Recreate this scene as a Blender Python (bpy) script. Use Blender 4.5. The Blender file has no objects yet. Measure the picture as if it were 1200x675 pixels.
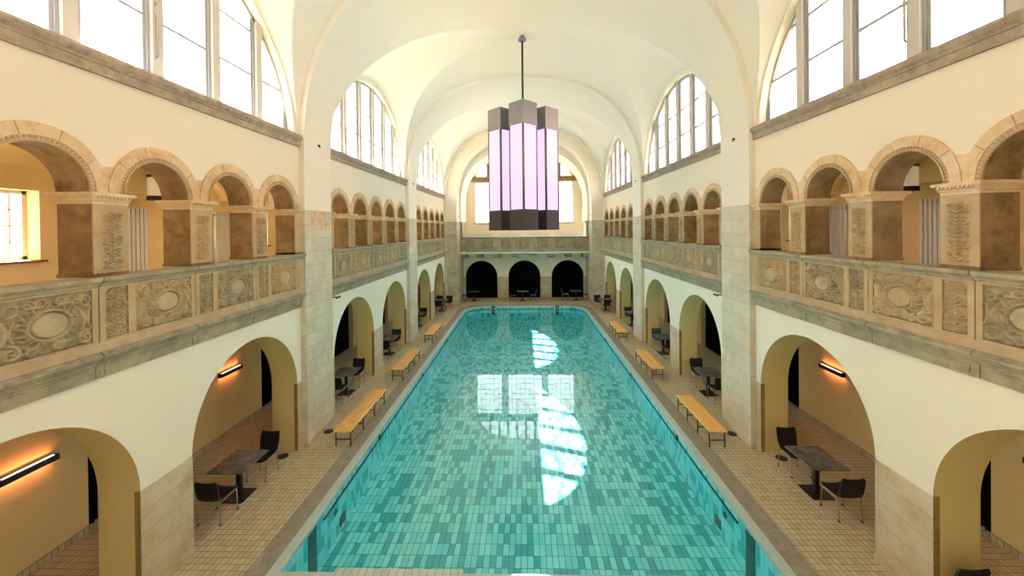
import bpy, math, random
import numpy as np
from mathutils import Vector, Matrix, Euler
random.seed(7)
PI = math.pi
SC = bpy.context.scene
COL = SC.collection

# ------------------------------------------------------------------ camera
yaw, pitch, roll, cx, cy, F = .0251, -.0064, -.0105, 602.4762, 270.6945, 465.71
cam_d = bpy.data.cameras.new('camera'); cam = bpy.data.objects.new('camera', cam_d); COL.objects.link(cam)
cam_d.sensor_width = 36.0; cam_d.lens = F / 1200 * 36
cam_d.shift_x = (600 - cx) / 1200; cam_d.shift_y = (cy - 337.5) / 1200
cam_d.clip_end = 400; cam_d.clip_start = .05
fw = Vector((-math.sin(yaw) * math.cos(pitch), math.cos(yaw) * math.cos(pitch), math.sin(pitch)))
r0 = Vector((math.cos(yaw), math.sin(yaw), 0)); u0 = r0.cross(fw)
q = -roll
rr = r0 * math.cos(q) - u0 * math.sin(q); uu = u0 * math.cos(q) + r0 * math.sin(q)
M = Matrix((rr, uu, -fw)).transposed()
cam.matrix_world = Matrix.Translation((0, 0, 5.6)) @ M.to_4x4()
SC.camera = cam

# ------------------------------------------------------------------ light
SKY = 5.6; SUN = 150.0
SC.view_settings.view_transform = 'Standard'; SC.view_settings.look = 'None'
SC.view_settings.gamma = 1; SC.view_settings.use_curve_mapping = False
SC.view_settings.exposure = 0.0
w = bpy.data.worlds.new('sky'); SC.world = w; w.use_nodes = True
bg = w.node_tree.nodes['Background']; bg.inputs[0].default_value = (.985, .985, 1.0, 1); bg.inputs[1].default_value = SKY
sd = bpy.data.lights.new('sun', 'SUN'); sd.energy = SUN; sd.angle = .012; sd.color = (1, .97, .9)
sun = bpy.data.objects.new('sun', sd); COL.objects.link(sun)
sun.rotation_euler = Vector((.685, -.25, -1)).to_track_quat('-Z', 'Y').to_euler(); sun.location = (-20, 20, 40)
def portal(loc, rot, sx, sy):
    d = bpy.data.lights.new('daylight_portal', 'AREA'); d.shape = 'RECTANGLE'; d.size = sx; d.size_y = sy
    d.cycles.is_portal = True
    o = bpy.data.objects.new('daylight_portal', d); COL.objects.link(o); o.location = loc; o.rotation_euler = rot
SC.cycles.max_bounces = 10; SC.cycles.diffuse_bounces = 6; SC.cycles.transparent_max_bounces = 12
SC.cycles.use_denoising = True
SC.cycles.sample_clamp_indirect = 8.0

# ------------------------------------------------------------------ dimensions
W, WP = 5.81, 5.665            # hall half width, face of the piers
PITCH, B0, B1 = 9.31, 2.25, 10.14
BC = (B0 + B1) / 2
ZA = 6.15                      # springing of gallery arcade
ZS0, ZS1 = 7.76, 8.06          # window sill stone
Z0 = 7.4
YEND = 29.0

# ------------------------------------------------------------------ materials
def lin(c):
    return tuple(((v / 255) / 12.92 if v / 255 <= .04045 else ((v / 255 + .055) / 1.055) ** 2.4) for v in c) + (1,)
class NT:
    def __init__(s, name):
        s.m = bpy.data.materials.new(name); s.m.use_nodes = True; s.t = s.m.node_tree; s.N = s.t.nodes
        s.b = s.N['Principled BSDF']; s.out = s.N['Material Output']
    def n(s, typ, **kw):
        nd = s.N.new(typ)
        for k, v in kw.items():
            if k.startswith('i_'): nd.inputs[k[2:].replace('_', ' ')].default_value = v
            elif k.startswith('n_'): nd.inputs[int(k[2:])].default_value = v
            else: setattr(nd, k, v)
        return nd
    def l(s, a, b): s.t.links.new(a, b)
    def math(s, op, a, b=None):
        nd = s.n('ShaderNodeMath', operation=op)
        for i, v in enumerate((a, b)):
            if v is None: continue
            if isinstance(v, (int, float)): nd.inputs[i].default_value = v
            else: s.l(v, nd.inputs[i])
        return nd.outputs[0]
    def mix(s, f, a, b, mode='MIX'):
        nd = s.n('ShaderNodeMix', data_type='RGBA', blend_type=mode)
        for sock, v in ((nd.inputs[0], f), (nd.inputs[6], a), (nd.inputs[7], b)):
            if isinstance(v, (int, float, tuple)): sock.default_value = v
            else: s.l(v, sock)
        return nd.outputs[2]
    def fmix(s, f, a, b):
        nd = s.n('ShaderNodeMix', data_type='FLOAT')
        for sock, v in ((nd.inputs[0], f), (nd.inputs[2], a), (nd.inputs[3], b)):
            if isinstance(v, (int, float)): sock.default_value = v
            else: s.l(v, sock)
        return nd.outputs[0]
    def box(s):
        g = s.n('ShaderNodeNewGeometry'); p = s.n('ShaderNodeSeparateXYZ'); s.l(g.outputs['Position'], p.inputs[0])
        nn = s.n('ShaderNodeSeparateXYZ'); s.l(g.outputs['True Normal'], nn.inputs[0])
        ax = s.math('GREATER_THAN', s.math('ABSOLUTE', nn.outputs[0]), .6)
        az = s.math('GREATER_THAN', s.math('ABSOLUTE', nn.outputs[2]), .6)
        u = s.fmix(ax, p.outputs[0], p.outputs[1]); v = s.fmix(az, p.outputs[2], p.outputs[1])
        c = s.n('ShaderNodeCombineXYZ'); s.l(u, c.inputs[0]); s.l(v, c.inputs[1])
        return c.outputs[0]
    def pos(s): return s.n('ShaderNodeNewGeometry').outputs['Position']
    def noise(s, vec, scale, detail=4, rough=.6):
        nd = s.n('ShaderNodeTexNoise'); nd.inputs['Scale'].default_value = scale; nd.inputs['Detail'].default_value = detail
        nd.inputs['Roughness'].default_value = rough
        if vec is not None: s.l(vec, nd.inputs['Vector'])
        return nd.outputs[0]
    def ramp(s, f, stops, interp='LINEAR'):
        nd = s.n('ShaderNodeValToRGB'); nd.color_ramp.interpolation = interp
        e = nd.color_ramp.elements
        while len(e) < len(stops): e.new(.5)
        for k, (p, c) in enumerate(stops): e[k].position = p; e[k].color = c
        s.l(f, nd.inputs[0]); return nd.outputs[0]
    def bump(s, h, st=.3, dist=.02):
        nd = s.n('ShaderNodeBump'); nd.inputs['Strength'].default_value = st; nd.inputs['Distance'].default_value = dist
        s.l(h, nd.inputs['Height']); s.l(nd.outputs[0], s.b.inputs['Normal'])
    def fin(s, col, rough=.6, metal=0, spec=None):
        if isinstance(col, tuple): s.b.inputs['Base Color'].default_value = col
        else: s.l(col, s.b.inputs['Base Color'])
        if isinstance(rough, (int, float)): s.b.inputs['Roughness'].default_value = rough
        else: s.l(rough, s.b.inputs['Roughness'])
        s.b.inputs['Metallic'].default_value = metal
        if spec is not None: s.b.inputs['Specular IOR Level'].default_value = spec
        return s.m
K, Wt = (0, 0, 0, 1), (1, 1, 1, 1)

def plaster(name, c, var=.04):
    t = NT(name); f = t.noise(t.pos(), .6, 3)
    c2 = tuple(v * (1 - var * 2) for v in c[:3]) + (1,)
    t.bump(t.noise(t.pos(), 9, 3), .05, .01)
    return t.fin(t.mix(f, c2, c), .75, spec=.3)
def sandstone(name, a, b, c, scale=1.0, rough=.8, bump=.25):
    t = NT(name); p = t.pos()
    f1 = t.noise(p, 1.3 * scale, 5, .65); f2 = t.noise(p, 5 * scale, 5, .7)
    col = t.mix(t.ramp(f1, [(.38, K), (.62, Wt)]), a, b)
    col = t.mix(t.ramp(f2, [(.45, K), (.75, Wt)]), col, c)
    t.bump(t.noise(p, 40, 4), bump, .006)
    return t.fin(col, rough, spec=.25)
def ashlar(name, a, b, c, bw=.95, bh=.34, mortar=None, zoff=0.0):
    t = NT(name); v = t.box()
    br = t.n('ShaderNodeTexBrick', offset=.5)
    br.inputs['Color1'].default_value = K; br.inputs['Color2'].default_value = Wt; br.inputs['Mortar'].default_value = (.5, .5, .5, 1)
    br.inputs['Scale'].default_value = 1; br.inputs['Brick Width'].default_value = bw; br.inputs['Row Height'].default_value = bh
    br.inputs['Mortar Size'].default_value = .004; br.inputs['Mortar Smooth'].default_value = .3
    t.l(v, br.inputs['Vector'])
    f = t.noise(t.pos(), 2.2, 5, .65)
    col = t.mix(t.ramp(br.outputs[0], [(.15, K), (.5, (.4, .4, .4, 1)), (.85, Wt)]), a, b)
    col = t.mix(t.math('MULTIPLY', t.ramp(f, [(.42, K), (.72, Wt)]), .75), col, c)
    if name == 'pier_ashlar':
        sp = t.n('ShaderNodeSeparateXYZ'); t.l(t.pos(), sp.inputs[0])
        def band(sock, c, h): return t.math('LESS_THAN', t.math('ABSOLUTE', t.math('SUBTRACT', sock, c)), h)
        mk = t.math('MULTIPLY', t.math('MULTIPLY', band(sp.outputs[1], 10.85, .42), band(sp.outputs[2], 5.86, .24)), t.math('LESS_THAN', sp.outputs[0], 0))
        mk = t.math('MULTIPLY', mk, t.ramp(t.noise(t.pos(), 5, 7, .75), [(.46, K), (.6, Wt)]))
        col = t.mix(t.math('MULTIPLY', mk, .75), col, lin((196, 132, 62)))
    col = t.mix(br.outputs[1], col, mortar or tuple(x * .45 for x in a[:3]) + (1,))
    t.bump(t.math('SUBTRACT', t.math('MULTIPLY', t.noise(t.pos(), 30, 4), .3), br.outputs[1]), .3, .008)
    return t.fin(col, .75, spec=.3)
def tiles(name, cols, bw, bh, mort, msize=.006, thresh=None, rough=.35, offset=0.0, spec=.5, vec=None):
    t = NT(name); v = t.box() if vec is None else vec(t)
    br = t.n('ShaderNodeTexBrick', offset=offset)
    br.inputs['Color1'].default_value = K; br.inputs['Color2'].default_value = Wt; br.inputs['Mortar'].default_value = K
    br.inputs['Scale'].default_value = 1; br.inputs['Brick Width'].default_value = bw; br.inputs['Row Height'].default_value = bh
    br.inputs['Mortar Size'].default_value = msize; br.inputs['Mortar Smooth'].default_value = .1
    t.l(v, br.inputs['Vector'])
    n = len(cols)
    sp = t.n('ShaderNodeSeparateXYZ'); t.l(v, sp.inputs[0]); cb = t.n('ShaderNodeCombineXYZ')
    t.l(t.math('FLOOR', t.math('DIVIDE', sp.outputs[0], bw)), cb.inputs[0]); t.l(t.math('FLOOR', t.math('DIVIDE', sp.outputs[1], bh)), cb.inputs[1])
    wn_ = t.n('ShaderNodeTexWhiteNoise', noise_dimensions='2D'); t.l(cb.outputs[0], wn_.inputs['Vector']); rnd = wn_.outputs['Value']
    if thresh: st = [(x, c) for x, c in zip(thresh, cols)]; col = t.ramp(rnd, st, 'CONSTANT')
    else: col = t.ramp(rnd, [(i / (n - 1), c) for i, c in enumerate(cols)])
    f = t.noise(t.pos(), .7, 4)
    col = t.mix(t.math('MULTIPLY', f, .25), col, tuple(x * .6 for x in cols[0][:3]) + (1,))
    col = t.mix(br.outputs[1], col, mort)
    return t.fin(col, rough, spec=spec)
def simple(name, c, rough=.5, metal=0, spec=.5, var=.12, scale=8):
    t = NT(name); f = t.noise(t.pos(), scale, 3)
    return t.fin(t.mix(f, tuple(x * (1 - var) for x in c[:3]) + (1,), c), rough, metal, spec)
def emit(name, c, st, base=(.8, .8, .8, 1)):
    t = NT(name); t.b.inputs['Base Color'].default_value = base
    t.b.inputs['Emission Color'].default_value = c; t.b.inputs['Emission Strength'].default_value = st
    return t.m

CREAM = plaster('cream_plaster', lin((243, 234, 215)))
ENDPL = plaster('end_wall_plaster', lin((240, 226, 198)))
WHITE_PL = plaster('white_plaster', lin((246, 242, 226)))
OCHRE = plaster('ochre_plaster', lin((234, 212, 164)))
AISLE = plaster('aisle_plaster', lin((226, 204, 150)))
VAULT = plaster('vault_plaster', lin((243, 238, 226)))
JAMB = plaster('ochre_jamb_plaster', lin((214, 196, 138)))
PIER = ashlar('pier_ashlar', lin((200, 194, 180)), lin((212, 205, 188)), lin((190, 170, 130)), 1.1, .36)
DADO = ashlar('dado_ashlar', lin((190, 180, 158)), lin((206, 198, 178)), lin((168, 142, 104)), 2.3, .345)
JAMBST = ashlar('jamb_stone', lin((142, 112, 66)), lin((156, 126, 76)), lin((110, 84, 48)), .5, .345)
ARCHST = sandstone('arch_sandstone', lin((208, 184, 148)), lin((220, 200, 168)), lin((184, 144, 102)), .7)
SHAFT = sandstone('stained_shaded_sandstone', lin((122, 97, 66)), lin((148, 122, 88)), lin((88, 64, 40)), .7)  # brown stained stone, with the shade of jambs and soffits painted in
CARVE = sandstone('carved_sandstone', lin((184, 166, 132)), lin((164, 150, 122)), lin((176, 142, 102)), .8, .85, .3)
CARVE2 = sandstone('grey_carved_sandstone', lin((156, 146, 124)), lin((176, 160, 130)), lin((130, 122, 102)), .8, .85, .3)
RAIL = sandstone('rail_sandstone', lin((146, 139, 120)), lin((168, 156, 128)), lin((114, 108, 92)), 1.0)
PINKST = sandstone('pink_sandstone', lin((186, 162, 136)), lin((172, 146, 118)), lin((160, 138, 112)), 1.0)
SILLST = sandstone('sill_sandstone', lin((148, 134, 118)), lin((166, 150, 132)), lin((112, 102, 92)), 1.4)
GREYWIN = simple('grey_stone_mullion', lin((206, 200, 192)), .7)
FRAME = simple('grey_window_frame', lin((158, 160, 166)), .45)
DECK = tiles('deck_tile', [lin((180, 166, 138)), lin((204, 192, 164)), lin((192, 178, 148))], .10, .128, lin((104, 84, 58)), .005, rough=.42)
GRANITE = sandstone('coping_granite', lin((136, 130, 120)), lin((150, 144, 134)), lin((112, 106, 98)), 3, .6, .2)
LIP = simple('pale_pool_lip', lin((180, 198, 200)), .5)
TEAL_L, TEAL_D = lin((124, 232, 240)), lin((20, 166, 184))
POOLF = tiles('pool_floor_tile', [TEAL_L, lin((98, 220, 232)), TEAL_D], .125, .295, lin((8, 96, 108)), .006, thresh=[0, .34, .66], rough=.4)
POOLW = tiles('pool_wall_tile', [lin((126, 240, 252)), lin((96, 230, 246)), lin((30, 190, 214))], .125, .25, lin((60, 180, 190)), .004, thresh=[0, .5, .74], rough=.4)
DTEAL = simple('dark_teal_tile', lin((10, 92, 96)), .4)
BLACK = simple('black_metal', lin((16, 16, 18)), .45)
BLACKC = simple('black_curtain', lin((9, 9, 11)), .95, spec=.1)
SEATM = simple('black_seat_fabric', lin((20, 20, 23)), .6, spec=.4)
SHEENSEAT = simple('teal_sheen_seat', lin((60, 84, 94)), .5)  # teal sheen of the lit seats put into the seat colour
CHROME = simple('chrome', lin((210, 210, 212)), .2, 1.0)
DGREY = simple('dark_steel', lin((70, 76, 74)), .45, .6)
WHITEM = simple('white_enamel', lin((226, 226, 226)), .4)
PANE_W = simple('gallery_frame_white', lin((226, 214, 190)), .5)
WOODSILL = simple('brown_window_board', lin((122, 72, 44)), .5)
def wood():
    t = NT('bench_wood'); mp = t.n('ShaderNodeMapping'); mp.inputs['Scale'].default_value = (14, .8, 6)
    t.l(t.pos(), mp.inputs[0]); f = t.noise(mp.outputs[0], 3, 5)
    return t.fin(t.mix(f, lin((226, 162, 84)), lin((246, 202, 132))), .4)
WOOD = wood()
def tabletop():
    t = NT('table_marbled_laminate'); f = t.noise(t.pos(), 5, 6, .7)
    return t.fin(t.ramp(f, [(.35, lin((48, 48, 50))), (.5, lin((84, 82, 82))), (.68, lin((128, 122, 118)))]), .45)
TABLE = tabletop()
def glass(name, tint=(1, 1, 1, 1), rough=0.0, bump=None, ior=(.04, 5)):
    t = NT(name); t.N.remove(t.b)
    tr = t.n('ShaderNodeBsdfTransparent'); tr.inputs[0].default_value = tint
    gl = t.n('ShaderNodeBsdfGlossy'); gl.inputs['Roughness'].default_value = rough
    fr = t.n('ShaderNodeLayerWeight'); fr.inputs[0].default_value = .5
    fa = t.math('ADD', t.math('MULTIPLY', t.math('POWER', fr.outputs['Facing'], ior[1]), 1 - ior[0]), ior[0])
    mx = t.n('ShaderNodeMixShader'); t.l(fa, mx.inputs[0]); t.l(tr.outputs[0], mx.inputs[1]); t.l(gl.outputs[0], mx.inputs[2])
    if bump:
        bn = t.n('ShaderNodeBump'); bn.inputs['Strength'].default_value = bump[0]; bn.inputs['Distance'].default_value = bump[2]
        t.l(t.noise(t.pos(), bump[1], 2), bn.inputs['Height'])
        t.l(bn.outputs[0], gl.inputs['Normal']); t.l(bn.outputs[0], fr.inputs['Normal'])
    t.l(mx.outputs[0], t.out.inputs[0]); return t.m
GLASS = glass('window_glass', (.97, .98, .98, 1), ior=(.04, 6))
WATER = glass('pool_water', (.90, .995, 1, 1), .008, (.08, 1.1, .02), (.04, 4.7))
LEDW = emit('lamp_led_strip', lin((255, 214, 190)), 4)
GLOW = emit('lit_lilac_panel', lin((250, 222, 255)), .98, (.04, .03, .05, 1))
DIMGLOW = emit('lantern_opal_glass', lin((255, 244, 220)), .15)
CHAN = simple('chandelier_grey_metal', lin((112, 112, 118)), .4, .1, scale=2)

CHDARK = simple('chandelier_dark_metal', lin((50, 44, 48)), .4, .2, scale=2)
# ------------------------------------------------------------------ mesh builder
class MB:
    def __init__(s): s.v = []; s.f = []; s.mi = []; s.k = 0
    def mat(s, k): s.k = k; return s
    def face(s, idx): s.f.append(tuple(idx)); s.mi.append(s.k)
    def box(s, x0, x1, y0, y1, z0, z1):
        x0, x1 = min(x0, x1), max(x0, x1); y0, y1 = min(y0, y1), max(y0, y1)
        b = len(s.v); s.v += [(x, y, z) for z in (z0, z1) for y in (y0, y1) for x in (x0, x1)]
        for f in ((0, 2, 3, 1), (4, 5, 7, 6), (0, 1, 5, 4), (2, 6, 7, 3), (0, 4, 6, 2), (1, 3, 7, 5)): s.face([b + i for i in f])
        return s
    def rbox(s, c, size, rot=(0, 0, 0)):
        R = Euler(rot).to_matrix(); b = len(s.v)
        for z in (-.5, .5):
            for y in (-.5, .5):
                for x in (-.5, .5): s.v.append(tuple(Vector(c) + R @ Vector((x * size[0], y * size[1], z * size[2]))))
        for f in ((0, 2, 3, 1), (4, 5, 7, 6), (0, 1, 5, 4), (2, 6, 7, 3), (0, 4, 6, 2), (1, 3, 7, 5)): s.face([b + i for i in f])
        return s
    def tube(s, pts, r, n=8, closed=False):
        P = [Vector(p) for p in pts]; b = len(s.v); m = len(P)
        for i, p in enumerate(P):
            if closed: d = (P[(i + 1) % m] - P[i - 1])
            else: d = P[min(i + 1, m - 1)] - P[max(i - 1, 0)]
            d.normalize(); a = Vector((0, 0, 1)) if abs(d.z) < .95 else Vector((1, 0, 0))
            e1 = d.cross(a).normalized(); e2 = d.cross(e1)
            ri = r[i] if isinstance(r, (list, tuple)) else r
            for j in range(n):
                t = 2 * PI * j / n; s.v.append(tuple(p + (e1 * math.cos(t) + e2 * math.sin(t)) * ri))
        for i in range(m if closed else m - 1):
            for j in range(n):
                a0 = b + i * n + j; a1 = b + i * n + (j + 1) % n; c = (i + 1) % m
                s.face((a0, a1, b + c * n + (j + 1) % n, b + c * n + j))
        if not closed: s.face([b + j for j in range(n)][::-1]); s.face([b + (m - 1) * n + j for j in range(n)])
        return s
    def lathe(s, prof, c=(0, 0, 0), n=24):
        b = len(s.v)
        for r, z in prof:
            for j in range(n): t = 2 * PI * j / n; s.v.append((c[0] + r * math.cos(t), c[1] + r * math.sin(t), c[2] + z))
        for i in range(len(prof) - 1):
            for j in range(n):
                s.face((b + i * n + j, b + i * n + (j + 1) % n, b + (i + 1) * n + (j + 1) % n, b + (i + 1) * n + j))
        s.face([b + j for j in range(n)][::-1]); s.face([b + (len(prof) - 1) * n + j for j in range(n)])
        return s
    def strip(s, ss, lo, hi, d0, d1, fn, soff=None):
        """wall slab over s positions with varying bottom and top; fn(s,d,z)->xyz"""
        b = len(s.v); n = len(ss)
        for i in range(n):
            for d, z in ((d0, lo[i]), (d0, hi[i]), (d1, hi[i]), (d1, lo[i])): s.v.append(fn(ss[i], d, z))
        for i in range(n - 1):
            for k in range(4):
                if ss[i] == ss[i + 1] and k in (0, 2): continue
                if k == 3 and soff is not None: kk = s.k; s.k = soff
                s.face((b + i * 4 + k, b + i * 4 + (k + 1) % 4, b + (i + 1) * 4 + (k + 1) % 4, b + (i + 1) * 4 + k))
                if k == 3 and soff is not None: s.k = kk
        s.face((b, b + 3, b + 2, b + 1)); e = b + (n - 1) * 4; s.face((e, e + 1, e + 2, e + 3))
        return s
    def mould(s, prof, s0, s1, fn):
        """closed profile (d,z) swept from s0 to s1"""
        b = len(s.v); n = len(prof)
        for q in (s0, s1):
            for d, z in prof: s.v.append(fn(q, d, z))
        for i in range(n): s.face((b + i, b + (i + 1) % n, b + n + (i + 1) % n, b + n + i))
        s.face([b + i for i in range(n)][::-1]); s.face([b + n + i for i in range(n)])
        return s
    def grid(s, P):
        b = len(s.v); r, c = len(P), len(P[0])
        for row in P: s.v += [tuple(map(float, p)) for p in row]
        for i in range(r - 1):
            for j in range(c - 1): s.face((b + i * c + j, b + i * c + j + 1, b + (i + 1) * c + j + 1, b + (i + 1) * c + j))
        return s
    def mesh(s, name, mats, smooth=None, fix=True):
        me = bpy.data.meshes.new(name); me.from_pydata(s.v, [], s.f)
        for m in (mats if isinstance(mats, (list, tuple)) else [mats]): me.materials.append(m)
        me.polygons.foreach_set('material_index', s.mi)
        if fix:
            import bmesh
            bm = bmesh.new(); bm.from_mesh(me)
            bmesh.ops.remove_doubles(bm, verts=bm.verts, dist=1e-5)
            bmesh.ops.recalc_face_normals(bm, faces=bm.faces); bm.to_mesh(me); bm.free()
        if smooth is not None:
            me.polygons.foreach_set('use_smooth', [True] * len(me.polygons))
            try: me.set_sharp_from_angle(angle=math.radians(smooth))
            except Exception: pass
        me.update(); return me
    def build(s, name, mats, parent=None, smooth=None, loc=None, fix=True):
        o = bpy.data.objects.new(name, s.mesh(name, mats, smooth, fix)); COL.objects.link(o)
        if loc: o.location = loc
        if parent: o.parent = parent
        return o
def tag(o, label, cat, group=None, kind=None):
    if label: o['label'] = label
    if cat: o['category'] = cat
    if group: o['group'] = group
    if kind: o['kind'] = kind
    return o
def st(o, label=None, cat=None):
    o['kind'] = 'structure'
    if label: o['label'] = label
    if cat: o['category'] = cat
    return o
def empty(name, loc=(0, 0, 0), rz=0):
    o = bpy.data.objects.new(name, None); COL.objects.link(o); o.location = loc; o.rotation_euler = (0, 0, rz); o.empty_display_size = .1
    return o
def link_mesh(name, me, parent=None, loc=(0, 0, 0), rot=(0, 0, 0), sc=(1, 1, 1)):
    o = bpy.data.objects.new(name, me); COL.objects.link(o); o.location = loc; o.rotation_euler = rot; o.scale = sc
    if parent: o.parent = parent
    return o
def copy_tree(o, parent=None):
    c = o.copy(); COL.objects.link(c); c.parent = parent
    for ch in list(o.children): copy_tree(ch, c)
    return c
def side(sg): return lambda s, d, z: (sg * d, s, z)       # for the long walls
ENDM = lambda s, d, z: (s, d, z)                          # for cross walls
def lsp(a, b, n): return [a + (b - a) * i / (n - 1) for i in range(n)]
SIDES = ((-1, 'left'), (1, 'right'))
BAYN = {0: 'bay behind the camera', 1: 'nearest bay', 2: 'middle bay', 3: 'farthest bay'}
def bays(include0=False): return [(k, (k - 1) * PITCH) for k in ((0, 1, 2, 3) if include0 else (1, 2, 3))]
def arch(ss, c, r, z0): return [z0 + math.sqrt(max(0, r * r - (x - c) ** 2)) for x in ss]
def semi(c, r, n=25): return [c - r * math.cos(PI * i / (n - 1)) for i in range(n)]

# ------------------------------------------------------------------ vault geometry
def sup(x, a, b, n): return b * max(0.0, 1 - min(1.0, abs(x) / a) ** n) ** (1 / n)
def zbar(x): return Z0 + sup(x, W, 5.68, 2.5)
def zrib(x): return Z0 + sup(x, WP, 5.55, 2.5)
def vault(name, y0, y1):
    yc, hl = (y0 + y1) / 2, (y1 - y0) / 2
    nx, ny = 200, 150; P = []
    for j in range(ny + 1):
        t = PI * j / ny; y = yc - hl * math.cos(t) * 1.0
        row = []
        for i in range(nx + 1):
            x = -W * math.cos(PI * i / nx)
            dy = min(1, abs(y - yc) / (hl + .03))
            h = 5.70 - 1.74 * (abs(x) / W) ** 3.2
            zc = Z0 + h * math.sqrt(max(0, 1 - dy * dy))
            a, b = zbar(x), zc; k = .003
            m = max(a, b); dd = abs(a - b)
            if dd < k * 4: m += (k * 4 - dd) ** 2 / (16 * k)
            row.append((x, y, m))
        P.append(row)
    o = MB().grid(P).build(name, VAULT, smooth=9, fix=False)
    return st(o)
for k, off in bays(True):
    vault('ceiling', B0 + off - .0, (B1 + off) if k < 3 else YEND)
# transverse arch bands with their piers
def ribs(y0, y1, name):
    xs = [-WP * math.cos(PI * i / 80) for i in range(81)]
    m = MB().strip(xs, [zrib(x) for x in xs], [zbar(x) + .35 for x in xs], y0, y1, ENDM)
    return st(m.build('ceiling', VAULT, smooth=50))
for k in range(4):
    y1 = B0 + (k) * PITCH; y0 = y1 - (PITCH - (B1 - B0))
    ribs(y0, y1, 'ceiling')
    for sg, sn in SIDES:
        lo = MB().box(sg * WP, sg * (W + .66), y0, y1, 0, 6.14).build('wall_' + sn, PIER)
        st(lo, 'pale ashlar pier shaft on the %s side' % sn)
        hi = MB().box(sg * (WP + .004), sg * (W + .80), y0 + .004, y1 - .004, 6.14, 13.6).build('wall_' + sn, VAULT)
        st(hi)
        if k in (1, 2):
            st(MB().box(sg * (WP - .02), sg * (W + .02), y0 - .02, y1 + .02, 0, .1).build('baseboard_' + sn, DADO))

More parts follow.
